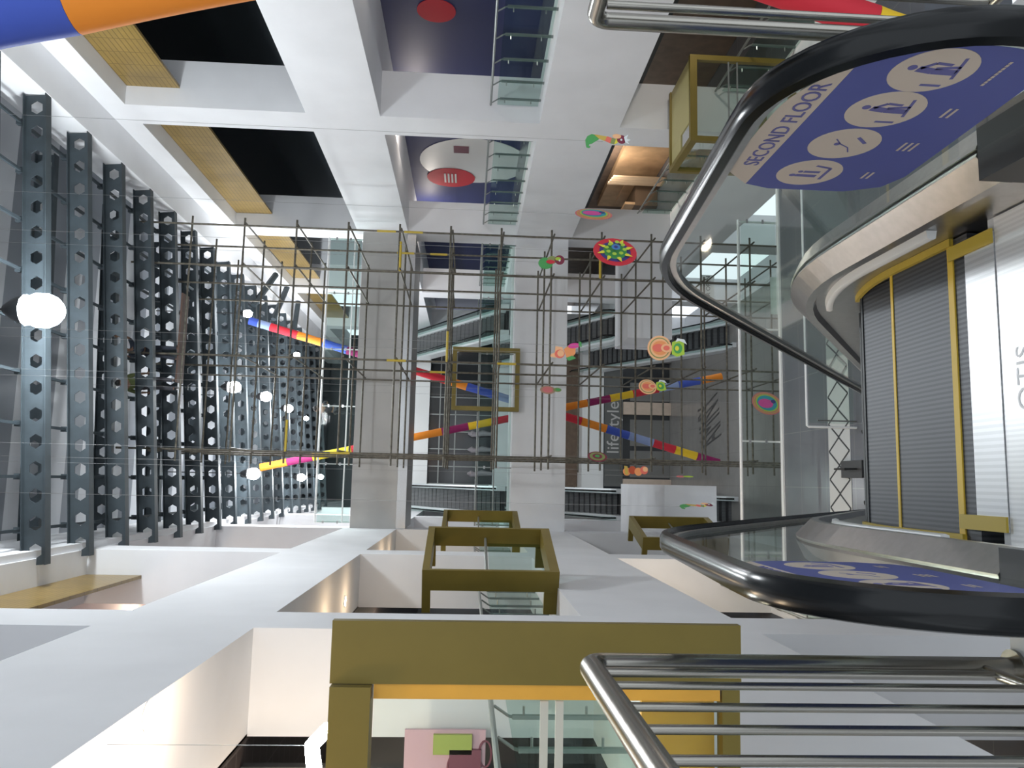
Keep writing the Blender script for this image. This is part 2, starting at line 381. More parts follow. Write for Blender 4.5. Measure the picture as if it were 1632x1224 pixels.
# blue hoarding graphics
def circ(name, y, z, r, m, x, label, cat='poster'):
    o = MB().disc((x, y, z), r, (0, 1, 0), (0, 0, 1), (-.015, 0, 0), m, 48).build(name); return tag(o, label, cat)
p = at(765, 240, 28.0)
cw = circ('wall_sticker', 28.6, 1.85, 2.05, whitep, 11.998, 'large white circle sticker on the blue hoarding behind the glass railing')
cr = circ('wall_sticker', 30.2, 2.75, .95, red, 11.975, 'red circle sticker overlapping the large white circle on the blue hoarding')
circ('wall_sticker', 19.0, 2.9, .5, red, 11.998, 'small red circle sticker at the top edge of the nearer blue hoarding')
def text(body, loc, rot, size, m, name='lettering', parent=None, ext=.003, align='CENTER'):
    cu = bpy.data.curves.new(name, 'FONT'); cu.body = body; cu.size = size; cu.extrude = ext; cu.align_x = align; cu.align_y = 'CENTER'
    cu.resolution_u = 3
    t = bpy.data.objects.new('tmp', cu); COL.objects.link(t)
    dg = bpy.context.evaluated_depsgraph_get(); me = bpy.data.meshes.new_from_object(t.evaluated_get(dg))
    bpy.data.objects.remove(t); me.name = name; me.materials.clear(); me.materials.append(m)
    o = bpy.data.objects.new(name, me); COL.objects.link(o); o.location = loc; o.rotation_euler = rot
    if parent:
        o.parent = parent
        if parent.type == 'EMPTY': o.matrix_parent_inverse = Matrix.Translation(-parent.location)
    return o
# faces towards -X : rotation such that local x -> -Y, local y -> +Z
RXN = (PI/2, 0, -PI/2)
for j in range(4): 
    b = MB().box(11.94, 11.958, 29.75+.0*j, 30.65, 2.95-.14*j, 3.02-.14*j, whitep).build('white_line', cr)
o = MB().box(11.96, 11.982, 27.2, 27.75, 2.05, 2.6, mat('dark_print', (.2, .06, .09), .5)).build('wall_sticker'); tag(o, 'small dark square logo sticker on the white circle', 'poster')

# ------------------------------------------------------------------ gallery railings (glass, posts with bent brackets, round rail)
def railing(x, ya, yb, z0, label, sgn, group='glass railings along the galleries', step=.9, post=True):
    e = empty('glass_railing', (x, ya, z0), label, 'railing', group)
    zt = z0+1.24
    MB().tube([(x, ya, zt), (x, yb, zt)], .028, railgrey, 8).build('handrail', e, True)
    MB().box(x-sgn*.0-.006, x+.006, ya+.03, yb-.03, z0+.06, zt-.16, glass_g).build('glass_panel', e)
    n = max(1, int((yb-ya)/step)); d = (yb-ya)/n
    pm = None
    for i in range(n+1):
        y = ya+i*d
        if i in (0,): y += .12
        if i == n: y -= .12
        b = MB(); dx = -.11*sgn
        b.box(x+dx-.02, x+dx+.02, y-.03, y+.03, z0, zt-.22, railgrey)
        b.tube([(x+dx, y, zt-.22), (x+dx*.9, y, zt-.18), (x, y, zt-.03)], .016, railgrey, 6)
        b.tube([(x+dx, y, z0+.9), (x, y, z0+.9)], .014, steel, 6); b.tube([(x+dx, y, z0+.25), (x, y, z0+.25)], .014, steel, 6)
        b.build('post', e, True)
    return e
for i, (a, c) in enumerate(bays):
    if i in (0, 6): continue
    railing(9.3, a+.08, c-.08, .2, 'glass railing in the right wall at our floor level, %s' % bayname(i), -1)
for i in (1, 2, 3):
    a, c = bays[i]
    railing(9.95, a+.08, c-.08, -5.5, 'glass railing on the floor below in the right wall, %s' % bayname(i), -1)
for i in (1, 2, 3):
    a, c = bays[i]
    railing(-2.3, a+.08, c-.08, .2, 'glass railing in the left wall at our floor level, %s' % bayname(i), 1)
railing(-2.3, 10.7, 18.5, -5.5, 'glass railing on the floor below in the left wall, second bay', 1)
# railings facing the camera on bridges
def cross_railing(xa, xb, y, z0, h, label, m=railgrey, seg=2.0, r=.03, gm=None, mids=(.5,), group=None):
    e = empty('glass_railing', (xa, y, z0), label, 'railing', group)
    MB().tube([(xa, y, z0+h), (xb, y, z0+h)], r, m, 8).build('handrail', e, True)
    for q in mids: MB().tube([(xa, y, z0+h*q), (xb, y, z0+h*q)], r*.7, m, 8).build('mid_rail', e, True)
    n = max(1, round((xb-xa)/seg)); d = (xb-xa)/n
    for i in range(n):
        b = MB().box(xa+i*d+.02, xa+(i+1)*d-.02, y-.006, y+.006, z0+.05, z0+h-.06, gm or glass_g).build('glass_panel', e)
    for i in range(n+1):
        x = min(max(xa+i*d, xa+.03), xb-.03)
        b = MB().box(x-.02, x+.02, y+.03, y+.07, z0, z0+h-.05, m); b.box(x-.05, x+.05, y-.02, y-.006, z0+h*.35, z0+h*.4, steel); b.box(x-.05, x+.05, y-.02, y-.006, z0+h*.75, z0+h*.8, steel); b.build('post', e)
    return e
cross_railing(-1.6, 8.7, 28.2, 5.8, 1.25, 'glass railing with pale rails along the upper bridge', whitep, 2.1, .035, mids=(.25,))
cross_railing(-1.6, 8.7, 28.2, .2, 1.25, 'glass railing with grey rails along the middle bridge', railgrey, 2.1, .03)
cross_railing(-1.6, 6.3, 17.76, -5.46, .95, 'glass railing with white rail on the gallery edge of the floor below', whitep, 2.6, .035, glass_c, mids=())
e = empty('glass_railing', (1.15, 14.3, -5.5), 'thin white framed railing standing on the dark tiles of the floor below', 'railing')
b = MB()
b.tube([(6.0, 14.3, -4.55), (1.15, 14.3, -4.55), (1.13, 14.3, -4.58), (1.13, 14.3, -5.5)], .022, whitep, 8); b.build('white_frame', e, True)
MB().box(1.2, 6.0, 14.294, 14.306, -5.45, -4.6, glass_c).build('glass_panel', e)
MB().tube([(1.25, 14.3, -4.75), (1.25, 14.3, -5.5)], .015, steel, 6).build('post', e, True)

# ------------------------------------------------------------------ gold portal frames
def portal(N, Fp, z0, z1, label, legs=1.3, near=True, glassy=True):
    """slabs stand at N (near) and Fp (far); the ring faces the atrium; p points to the wall"""
    N, Fp = Vector((*N, 0)), Vector((*Fp, 0)); d = (Fp-N).normalized(); L = (Fp-N).length
    p = Vector((-d.y, d.x, 0)); e = empty('gold_portal', (N.x, N.y, z0), label, 'portal frame')
    U = Vector((0, 0, 1)); w = .36; h = z1-z0
    def slab(o, name):
        b = MB(); b.obox(o+p*w/2+U*(z0+z1)/2, d*.06, p*w, U*h, goldp); return b.build(name, e)
    if near: slab(N+d*.03, 'side_panel')
    slab(Fp-d*.03, 'side_panel')
    for zc, t, nm in ((z1-.06, .12, 'top_panel'), (z0+.08, .16, 'bottom_panel')):
        MB().obox(N+d*L/2+p*w/2+U*zc, d*(L-.124), p*w, U*t, goldp).build(nm, e)
    for q in ((N+d*.05), (Fp-d*.05)):
        for zc, t, nm in ((z1-.07, .14, 'upper_leg'), (z0+.12, .24, 'lower_leg')):
            MB().obox(q+p*(w+legs/2)+U*zc, d*.1, p*(legs-.004), U*t, goldp).build(nm, e)
    if glassy:
        MB().obox(N+d*L/2+p*.30+U*(z0+.16+.5), d*(L-.14), p*.012, U*.98, glass_g).build('glass_panel', e)
        MB().tube([N+d*.07+p*.2+U*(z0+1.2), Fp-d*.07+p*.2+U*(z0+1.2)], .025, railgrey, 8).build('handrail', e, True)
    return e
portal((-1.48, 13.2), (-.88, 15.05), .18, 2.45, 'olive gold portal frame on the left wall, the middle one of the row', .4)
portal((-1.42, 22.6), (-.92, 24.6), .18, 2.45, 'olive gold portal frame on the left wall, partly hidden behind the middle portal', .4)
portal((-1.45, 21.6), (-.95, 23.5), -5.5, -3.1, 'olive gold portal frame on the left wall of the floor below', .4)
# nearest one: its far slab with legs to the wall, seen large
e = empty('gold_portal', (-.78, 4.52, .17), 'largest olive gold portal frame, nearest the camera behind the steel balustrade', 'portal frame')
MB().box(-1.12, -.785, 4.50, 4.56, .18, 2.47, goldp).build('side_panel', e)
MB().box(-1.20, -1.122, 4.51, 4.56, .30, 2.23, mat('bright_gold', (.85, .43, .05), .4, noise=.1)).build('inner_edge', e)  # warm light put into the gold colour of this edge and the kick panel
MB().box(-2.21, -1.124, 4.44, 4.60, 2.24, 2.46, goldp).build('upper_leg', e)
MB().box(-2.21, -1.124, 4.50, 4.60, .19, .29, goldp).build('lower_leg', e)
tag(MB().box(-2.21, -1.205, 4.62, 4.66, .30, .72, mat('bright_gold', (.85, .43, .05), .4, noise=.1)).build('kick_panel', e), 'bright orange gold panel')
b = MB().box(-2.21, -1.205, 4.535, 4.545, .30, 2.23, glass_c); b.build('glass_panel', e)
for z in (1.18, 1.265): MB().box(-2.21, -1.21, 4.525, 4.534, z, z+.045, mat('frosted_band', (.62, .60, .52), .6)).build('frosted_band', e)
# right one on the floor below
gold_toplit = mat('pale_gold_paint', (.50, .44, .20), .5, .1)  # same gold, lightened to stand for light falling on the roof plates
e = empty('gold_portal', (8.3, 17.2, -5.5), 'pale gold box frame on the right wall of the floor below', 'portal frame')
X0, X1_, Ya, Yb, Za, Zb = 7.7, 9.76, 16.6, 18.5, -5.50, -3.2
pf = [('corner_post', (X0, X0+.12, Ya, Ya+.12, Za, Zb)), ('corner_post', (X0, X0+.12, Yb-.12, Yb, Za, Zb)), ('wall_post', (9.64, 9.76, Ya, Ya+.12, Za, Zb))]
for z in (Za, Zb): pf += [('front_member', (X0, X0+.12, Ya, Yb, z, z+.16)), ('side_member', (X0+.121, 9.76, Ya, Ya+.12, z, z+.16)), ('side_member', (X0+.121, 9.76, Yb-.12, Yb, z, z+.16))]
pf += [('roof_plate', (X0+.55, 9.76, Ya+.125, Yb-.125, Zb+.08, Zb+.12)), ('roof_plate', (X0+.125, X0+.545, Ya+.95, Yb-.125, Zb+.08, Zb+.12))]
for nm, q in pf: MB().box(*q, gold_toplit if nm == 'roof_plate' else goldp).build(nm, e)
MB().box(X0+.14, 9.6, Ya+.05, Ya+.06, Za+.17, Zb-.01, glass_c).build('glass_panel', e)
MB().box(X0+.05, X0+.06, Ya+.13, Yb-.13, Za+.17, Zb-.01, glass_c).build('glass_panel', e)
for z in (Zb-.95, Zb-.75): MB().box(X0+.13, 9.62, Ya+.01, Ya+.04, z, z+.03, railgrey).build('mullion', e)
# gold outline frame on the middle bridge, facing us
e = empty('gold_portal', (3.5, 27.9, .2), 'slim gold square frame standing on the middle bridge', 'portal frame')
a = at(720, 604, 27.85)
fx0, fx1, fz0, fz1 = 2.45, 4.72, .0, 2.4
for nm, q in (('side_post', (fx0, fx0+.15, 27.7, 27.95, fz0, fz1)), ('side_post', (fx1-.15, fx1, 27.7, 27.95, fz0, fz1)), ('top_bar', (fx0+.151, fx1-.151, 27.7, 27.95, fz1-.15, fz1)), ('bottom_bar', (fx0+.151, fx1-.151, 27.7, 27.95, fz0, fz0+.15))):
    MB().box(*q, goldp).build(nm, e)

# ------------------------------------------------------------------ scaffold
e = empty('scaffold', (.7, 22.5, -11.2), 'tall tube scaffold standing in the middle of the atrium', 'scaffold')
sx = [.68, 3.37, 6.0, 7.2]; sy = [22.5, 24.7, 27.1]; zl = [3.95-1.5*k for k in range(-5, 11)]
protos = {}
def stick(key, mk, loc):
    if key not in protos: protos[key] = mk(); o = protos[key]; o.parent = e; o.matrix_parent_inverse = Matrix.Translation(-e.location)
    else: o = protos[key].copy(); COL.objects.link(o)
    o.location = loc; return o
r = .03
for j, y in enumerate(sy):
    for i, x in enumerate(sx):
        stick('standard%d' % (i == 1), lambda: MB().tube([(0, 0, 0), (0, 0, 22.75)], r, tube, 8).build('standard', None, True), (x, y, -11.19))
    for k, z in enumerate(zl):
        if k == 0: continue
        stick('ledger', lambda: MB().tube([(-.25, 0, 0), (6.85, 0, 0)], r, tube, 8).build('ledger', None, True), (.6, y+.061, z))
for k, z in enumerate(zl):
    if k in (0, 1) or z > 10.3: continue
    for i, x in enumerate(sx[:4] if k % 2 == 0 else sx[1:4]):
        stick('transom', lambda: MB().tube([(0, -.15, 0), (0, 4.75, 0)], r*.9, tube, 6).build('transom', None, True), (x+.058, 22.5, z-.061))
rs = random.Random(3)
for q in range(8):
    x, y, z = rs.choice(sx), rs.choice(sy[:2]), rs.uniform(-4, 8)
    stick('sleeve', lambda: tag(MB().tube([(0, 0, 0), (0, 0, .55)], .036, yellowp, 8).build('painted_end', None, True), 'yellow painted end'), (x, y, z))
for j, (x, z) in enumerate(((3.37, 2.45), (6.0, 3.9), (.68, 6.9), (6.0, -2.0))):
    stick('sleeve2', lambda: tag(MB().tube([(0, 0, 0), (.9, 0, 0)], .036, yellowp, 8).build('painted_tube', None, True), 'yellow painted tube'), (x, 22.5, z))
o = stick('deck', lambda: MB().box(0, 2.6, 0, .5, 0, .05, mat('brown_plank', (.10, .055, .04), .7)).build('plank'), (2.6, 22.75, 10.13))

# ------------------------------------------------------------------ people
skin = mat('skin_brown', (.20, .11, .07), .6); hairm = mat('black_hair', (.01, .01, .01), .6)
def skinned(name, verts, edges, radii, m, parent, sub=1):
    me = bpy.data.meshes.new(name); me.from_pydata([tuple(v) for v in verts], edges, [])
    o = bpy.data.objects.new(name, me); COL.objects.link(o)
    md = o.modifiers.new('skin', 'SKIN'); sl = me.skin_vertices[0].data
    for i, rr in enumerate(radii): sl[i].radius = rr if isinstance(rr, tuple) else (rr, rr)
    sl[0].use_root = True
    if sub: o.modifiers.new('sub', 'SUBSURF').levels = sub; o.modifiers['sub'].render_levels = sub
    dg = bpy.context.evaluated_depsgraph_get(); m2 = bpy.data.meshes.new_from_object(o.evaluated_get(dg))
    bpy.data.objects.remove(o); m2.name = name; m2.materials.clear(); m2.materials.append(m)
    m2.polygons.foreach_set('use_smooth', [True]*len(m2.polygons))
    o = bpy.data.objects.new(name, m2); COL.objects.link(o)
    if parent: o.parent = parent
    return o
def person(loc, rz, h, J, shirt, trousers, label):
    """J: joint offsets for arms (elbow and wrist each side) and legs"""
    s = h/1.7
    root = bpy.data.objects.new('person', None); COL.objects.link(root); root.location = loc; root.rotation_euler.z = rz; root.scale = (s, s, s)
    tag(root, label, 'person')
    P = dict(pel=(0, 0, .93), wai=(0, .0, 1.08), che=(0, .01, 1.28), nek=(0, .0, 1.46), hd0=(0, -.01, 1.53), hd1=(0, -.015, 1.62), hd2=(0, 0, 1.67))
    for sd, g in (('l', -1), ('r', 1)):
        P['sh'+sd] = (g*.19, 0, 1.38); P['el'+sd] = J.get('el'+sd, (g*.27, .02, 1.12)); P['wr'+sd] = J.get('wr'+sd, (g*.28, -.08, .88))
        P['hp'+sd] = (g*.09, 0, .88); P['kn'+sd] = J.get('kn'+sd, (g*.11, -.02, .49)); P['an'+sd] = J.get('an'+sd, (g*.12, .03, .09)); 
        a = Vector(P['an'+sd]); P['to'+sd] = tuple(a+Vector((g*.02, -.15, -.045)))
    names = list(P); ix = {n: i for i, n in enumerate(names)}
    E = [('pel', 'wai'), ('wai', 'che'), ('che', 'nek'), ('nek', 'hd0'), ('hd0', 'hd1'), ('hd1', 'hd2')]
    for sd in 'lr': E += [('che', 'sh'+sd), ('sh'+sd, 'el'+sd), ('el'+sd, 'wr'+sd), ('pel', 'hp'+sd), ('hp'+sd, 'kn'+sd), ('kn'+sd, 'an'+sd), ('an'+sd, 'to'+sd)]
    Rr = dict(pel=(.13, .1), wai=(.12, .09), che=(.14, .10), nek=.055, hd0=.075, hd1=.095, hd2=.06, sh=.06, el=.042, wr=.028, hp=.085, kn=.055, an=.04, to=.035)
    rad = [Rr.get(n, Rr.get(n[:-1], .05)) for n in names]
    body = skinned('body', [P[n] for n in names], [(ix[a], ix[b]) for a, b in E], rad, skin, root)
    # hands with five fingers, face, all joined to the body mesh
    b = MB()
    for sd, g in (('l', -1), ('r', 1)):
        w = Vector(P['wr'+sd]); dr = (w-Vector(P['el'+sd])).normalized(); side = dr.cross(Vector((0, 1, .1))).normalized(); nn = dr.cross(side)
        b.tube([w-dr*.02, w+dr*.04, w+dr*.085], [.024, .034, .026], skin, 8)
        for f, (o_, l) in enumerate(((-.027, .06), (-.009, .075), (.009, .07), (.027, .055))):
            q = w+dr*.08+side*o_; b.tube([q, q+dr*l*.5+nn*.006, q+dr*l*.85+nn*.022], [.009, .008, .006], skin, 6)
        q = w+dr*.03+side*.03*g; b.tube([q, q+side*.025*g+dr*.02, q+side*.03*g+dr*.05], [.011, .009, .007], skin, 6)
    b.sphere((0, -.105, 1.585), .014, skin, 8, 1.6)                                   # nose
    for g in (-1, 1): b.sphere((g*.095, .0, 1.59), .02, skin, 8, 1.4); b.sphere((g*.035, -.093, 1.61), .012, whitep, 8); b.sphere((g*.035, -.102, 1.61), .006, hairm, 6)
    b.box(-.025, .025, -.103, -.09, 1.542, 1.552, mat('lips', (.2, .06, .05), .5))
    hm = b.build('hands_tmp', root)
    bm = bmesh.new(); bm.from_mesh(body.data); nm = len(body.data.materials)
    mi = {}
    for m in hm.data.materials:
        if m.name not in [x.name for x in body.data.materials]: body.data.materials.append(m)
        mi[m.name] = [x.name for x in body.data.materials].index(m.name)
    o0 = len(bm.verts); vm = [bm.verts.new(v.co) for v in hm.data.vertices]; bm.verts.ensure_lookup_table()
    for p in hm.data.polygons:
        try: f = bm.faces.new([vm[i] for i in p.vertices]); f.material_index = mi[hm.data.materials[p.material_index].name]; f.smooth = True
        except ValueError: pass
    bm.to_mesh(body.data); bm.free(); me = hm.data; bpy.data.objects.remove(hm)
    def sub(nms, ed, grow, m, nm, extra={}):
        vs = [P[n] for n in nms]; rr = []
        for n in nms:
            q = Rr.get(n, Rr.get(n[:-1], .05)); q = q if isinstance(q, tuple) else (q, q); rr.append((q[0]+grow, q[1]+grow))
        i2 = {n: i for i, n in enumerate(nms)}
        return skinned(nm, vs, [(i2[a], i2[b_]) for a, b_ in ed], rr, m, root)
    mid = {}
    sub(['pel', 'wai', 'che', 'shl', 'shr', 'ell', 'elr'], [('pel', 'wai'), ('wai', 'che'), ('che', 'shl'), ('che', 'shr'), ('shl', 'ell'), ('shr', 'elr')], .018, shirt, 'shirt')
    sub(['pel', 'hpl', 'hpr', 'knl', 'knr', 'anl', 'anr'], [('pel', 'hpl'), ('pel', 'hpr'), ('hpl', 'knl'), ('hpr', 'knr'), ('knl', 'anl'), ('knr', 'anr')], .016, trousers, 'trousers')
    MB().sphere((0, .022, 1.645), .098, hairm, 12, .8).build('hair', root, True)
    for sd in 'lr':
        a, t = Vector(P['an'+sd]), Vector(P['to'+sd])
        sh = MB(); sh.tube([a+Vector((0, .06, -.05)), a+Vector((0, 0, -.045)), t+Vector((0, -.02, -.005))], [.04, .045, .035], blackm, 8); sh.build('shoe', root, True)
    for c in root.children: c.location = (0, 0, 0); c.matrix_parent_inverse = Matrix.Identity(4)
    return root
person((3.5, 22.98, 10.185), .2, 1.68, dict(ell=(-.3, -.22, 1.32), wrl=(-.2, -.42, 1.5), elr=(.34, -.15, 1.45), wrr=(.3, -.35, 1.68), knl=(-.16, -.08, .5), anl=(-.2, .05, .09)), mat('navy_shirt', (.03, .04, .06), .8), mat('dark_jeans', (.03, .035, .05), .8), 'worker in dark clothes reaching out on top of the scaffold')
person((2.55, 22.98, 10.185), 2.8, 1.72, dict(knl=(-.13, -.06, .5)), mat('olive_shirt', (.10, .12, .04), .8), mat('grey_trousers', (.06, .06, .07), .8), 'worker in an olive shirt standing on top of the scaffold')
person((2.5, 29.4, 5.81), PI+.3, 1.72, dict(ell=(-.34, -.1, 1.28), wrl=(-.3, -.3, 1.28), elr=(.34, -.1, 1.28), wrr=(.3, -.3, 1.28), anl=(-.16, .05, .09), anr=(.15, -.03, .09)), mat('black_shirt', (.025, .02, .025), .8), mat('dark_trousers', (.03, .03, .035), .8), 'person in dark clothes standing behind the railing of the upper bridge')

# ------------------------------------------------------------------ the near escalator
YS, YL, KS, TILT = 3.08, .9, .675, .085
def drop(Y, sh=0.0, total=5.5):
    y = Y-sh-YS
    if y <= 0: return 0, 0
    if y < YL: return .5*KS/YL*y*y, KS*y/YL
    full = .5*KS*YL+KS*(y-YL); flat = total-.5*KS*YL
    if full < flat: return full, KS
    yend = YL+(flat-.5*KS*YL)/KS; t = y-yend
    if t < YL: return flat+KS*t-.5*KS/YL*t*t, KS*(1-t/YL)
    return total, 0
def tilt(y): return TILT*max(0, min(y, 9)-1.95)
def path(ya, yb, z, n=90, sh=0, tl=0):
    out = []
    for i in range(n+1):
        y = ya+(yb-ya)*i/n; dd, k = drop(y, sh); dd += tl*tilt(y); L = math.hypot(1, k)
        out.append((y, z-dd, k/L, 1/L))
    return out
NC, NR = (1.90, .63), .42                                   # newel centre and handrail radius
def newel(rad, a0, a1, n=22):
    out = []
    for i in range(n+1):
        a = math.radians(a0+(a1-a0)*i/n)
        out.append((NC[0]+rad*math.cos(a), NC[1]+rad*math.sin(a), math.cos(a), math.sin(a)))
    return out
esc = empty('escalator', (.39, 2.2, 0), 'large escalator going down from our landing, black handrails, blue floor signs on its glass', 'escalator')
signblue = mat('sign_blue', (.085, .105, .34), .55); signbeige = mat('sign_beige', (.60, .52, .44), .6); signink = mat('sign_ink', (.13, .13, .34), .6)
for sd, hx in ((1, .975), (-1, -.235)):
    g = hx
    pr = [(hx-.042, -.012), (hx-.036, .012), (hx-.02, .022), (hx+.02, .022), (hx+.036, .012), (hx+.042, -.012), (hx+.03, -.022), (hx-.03, -.022)]
    pth = newel(NR, 262, 92)+path(1.92, 13.2, NC[1]+NR, 110, 0, 1)
    MB().sweep(pr, pth, black).build('handrail', esc, True)
    # metal rail under the black band
    MB().sweep([(hx-.018, -.05), (hx+.018, -.05), (hx+.018, -.023), (hx-.018, -.023)], newel(NR, 262, 92)+path(1.92, 13.0, NC[1]+NR, 110, 0, 1), steel).build('handrail_track', esc, True)
    # glass: strip between the track and the deck
    top = newel(NR-.05, 225, 92)+[(y, z-.05, a, b) for y, z, a, b in path(1.92, 12.6, NC[1]+NR, 110, 0, 1)]
    gb = MB(); vs = []; fs = []
    for (y, z, a, b) in top:
        zb = .28-drop(y)[0]
        for x in (g-.006, g+.006): vs += [(x, y, z), (x, y, min(zb, z-.001))]
    for i in range(len(top)-1):
        o = 4*i; q = o+4
        fs += [(o, o+1, q+1, q), (o+2, q+2, q+3, o+3), (o, q, q+2, o+2)]
    gb.add(vs, fs, glass_c); gb.build('glass_panel', esc)
    # decks and skirts
    s = -sd
    prof = [(g+.0*s, .30), (g+.012*s, .305), (g+.085*s, .235), (g+.085*s, .20), (g+.055*s, .185), (g+.055*s, -.12), (g, -.12)]
    MB().sweep(prof, path(2.1, 12.4, 0), steel).build('deck', esc)
    prof = [(g-.01*s, .30), (g-.012*s, .305), (g-.09*s, .27), (g-.095*s, -.5), (g-.01*s, -.5)]
    MB().sweep(prof, path(2.1, 12.4, 0), steel).build('outer_cladding', esc)
    b = MB(); xx = sorted((g+.085*s, g-.095*s))
    b.prism([(1.62, 0), (1.55, .22), (1.62, .27), (2.098, .3), (2.098, 0)], (xx[0], 0, 0), (0, 1, 0), (0, 0, 1), (xx[1]-xx[0], 0, 0), blackm); b.build('newel_base', esc)
    MB().sweep([(g+.056*s, .085), (g+.085*s, .09), (g+.09*s, .105), (g+.085*s, .12), (g+.056*s, .125)], path(2.62, 3.75, .02, 24), whitep).build('skirt_brush', esc, True)
    MB().sweep([(g+.056*s, -.005), (g+.085*s, -.005), (g+.085*s, .012), (g+.056*s, .012)], path(2.70, 3.6, 0.0, 16, .0), yellowp).build('yellow_edge', esc)
    # sign on the inner face of the glass
    X = g-.0085*sd
    def pt(y, z): return (y, z)
    out = [(2.27, .985), (2.0, .985)]+[(NC[0]+.352*math.cos(math.radians(a)), NC[1]+.352*math.sin(math.radians(a))) for a in range(92, 213, 6)]+[(1.71, .435), (2.27, .42), (2.36, .45), (2.41, .55), (2.41, .8), (2.38, .88)]
    hdr = [(y, z) for y, z in out if z >= .885]; 
    hd = [(2.38, .885)]+[(2.27, .985), (2.0, .985)]+[q for q in out[2:] if q[1] > .885 and q[0] < 1.95]+[(NC[0]-math.sqrt(.352**2-.255**2), .885)]
    bd = [(NC[0]-math.sqrt(.352**2-.255**2), .884)]+[q for q in out[2:] if q[1] < .884]
    bd = [q for i, q in enumerate(bd)]+[(2.38, .884)]
    th = -.001*sd
    sg = MB().prism(bd, (X, 0, 0), (0, 1, 0), (0, 0, 1), (th, 0, 0), signblue).build('glass_sign', esc)
    tag(sg, 'blue glass sticker with four round pictograms')
    MB().prism(hd, (X, 0, 0), (0, 1, 0), (0, 0, 1), (th, 0, 0), signbeige).build('header_strip', sg)
    rot = (PI/2, 0, -PI/2) if sd > 0 else (PI/2, 0, PI/2)
    text('SECOND FLOOR', (X+th*2, 1.985, .922), rot, .066, signink, 'lettering', sg, .0008)
    cys = (1.66, 1.855, 2.06, 2.27) 
    for k, cy in enumerate(cys):
        cz = .70+.008*k; rr = .097
        c = MB().disc((X+th, cy, cz), rr, (0, 1, 0), (0, 0, 1), (th, 0, 0), signbeige, 36, rr*1.0).build('round_patch', sg)
        ib = MB(); x2 = X+th*2
        def L(pts, w):
            for (u0, v0), (u1, v1) in zip(pts, pts[1:]):
                dv = Vector((u1-u0, v1-v0)); n = Vector((-dv.y, dv.x)).normalized()*w/2
                q = [(u0+n.x, v0+n.y), (u1+n.x, v1+n.y), (u1-n.x, v1-n.y), (u0-n.x, v0-n.y)]
                ib.prism([(-sd*a, b_) for a, b_ in q], (x2, cy, cz), (0, 1, 0), (0, 0, 1), (th*.6, 0, 0), signink)
        def D(u, v, r): ib.disc((x2, cy-sd*u, cz+v), r, (0, 1, 0), (0, 0, 1), (th*.6, 0, 0), signink, 14)
        if k in (0, 1):
            D(.012, .055, .011); L([(.008, .04), (.0, .0), (-.002, -.055)], .024); L([(.01, .035), (.035, .01), (.03, -.03)], .010); L([(.012, -.0), (.022, -.055)], .010); L([(-.03, -.062), (.06, -.045)], .008); L([(-.062, -.005), (-.062, -.055)], .009)
        elif k == 2:
            D(-.0, .02, .009); L([(-.05, -.035), (-.02, -.02), (.0, .01), (.03, .035)], .004); L([(.01, -.055), (.045, -.02)], .010)
        else:
            D(-.02, .045, .010); L([(-.02, .035), (-.022, -.03)], .018); L([(.008, .02), (.008, -.03)], .014); D(.008, .03, .008); L([(-.045, -.05), (.04, -.05), (.055, .0)], .010)
        ib.build('pictogram', c)
        tb = MB()
        for j in range((1, 2, 3, 2)[k]):
            w = (.11, .05, .055, .05)[k]
            for q in range(9): tb.box(*sorted((x2, x2+th*.6)), cy-w/2+q*w/9, cy-w/2+(q+.75)*w/9, .545-.017*j, .552-.017*j, signbeige)
        tb.build('small_print', sg)
# steps
lineyel = mat('line_yellow', (.70, .47, .04), .5)
steptread = stripes('step_ribs', (.085, .09, .10), (.05, .053, .06), 'X', 55, .5, .45, .4, .6)
stepf = None
for k in range(14):
    y0 = 2.62 if k == 0 else 2.735+.4*(k-1); y1 = 2.735 if k == 0 else y0+.4
    z = -drop(y1, .0)[0]
    if k == 0:
        o = MB().box(-.175, .915, y0, y1-.004, -.12, -.004, steptread).build('step', esc)
        b = MB().box(-.175, .915, y1-.036, y1-.004, -.0038, .002, lineyel); b.build('yellow_line', o)
    else:
        b = MB().box(-.175, .915, 0, .396, -.12, 0, steptread)
        if stepf is None: o = stepf = b.build('step', esc); o.matrix_parent_inverse = Matrix.Translation(-esc.location)
        else: o = copy_of(stepf, esc)
        o.location = (0, y0, z-.004)
        yl = MB().box(-.175, .915, .380, .396, .0005, .004, lineyel if k == 1 else dark).build('yellow_line')
        yl.parent = o
comb = stripes('comb_ribs', (.60, .61, .62), (.52, .53, .54), 'X', 45, .5, .35, .6, .5)
b = MB().box(-.13, .87, 2.46, 2.615, .0, .012, comb); b.build('comb_plate', esc)
b = MB().box(-.175, .915, 1.35, 2.458, .0005, .008, stripes('plate_ribs', (.74, .75, .75), (.66, .67, .67), 'X', 60, .5, .32, .4, .4)); pl = b.build('floor_plate', esc)
text('OTIS', (.36, 2.47-.12, .0086), (0, 0, 0), .10, mat('plate_lettering', (.74, .74, .74), .4), 'lettering', pl, .0008)
for s, x in ((1, .88), (-1, -.13)):
    b = MB(); xx = sorted((x, x-.05*s)); b.box(xx[0], xx[1], 2.46, 2.70, .012, .02, yellowp); b.build('yellow_guard', esc)

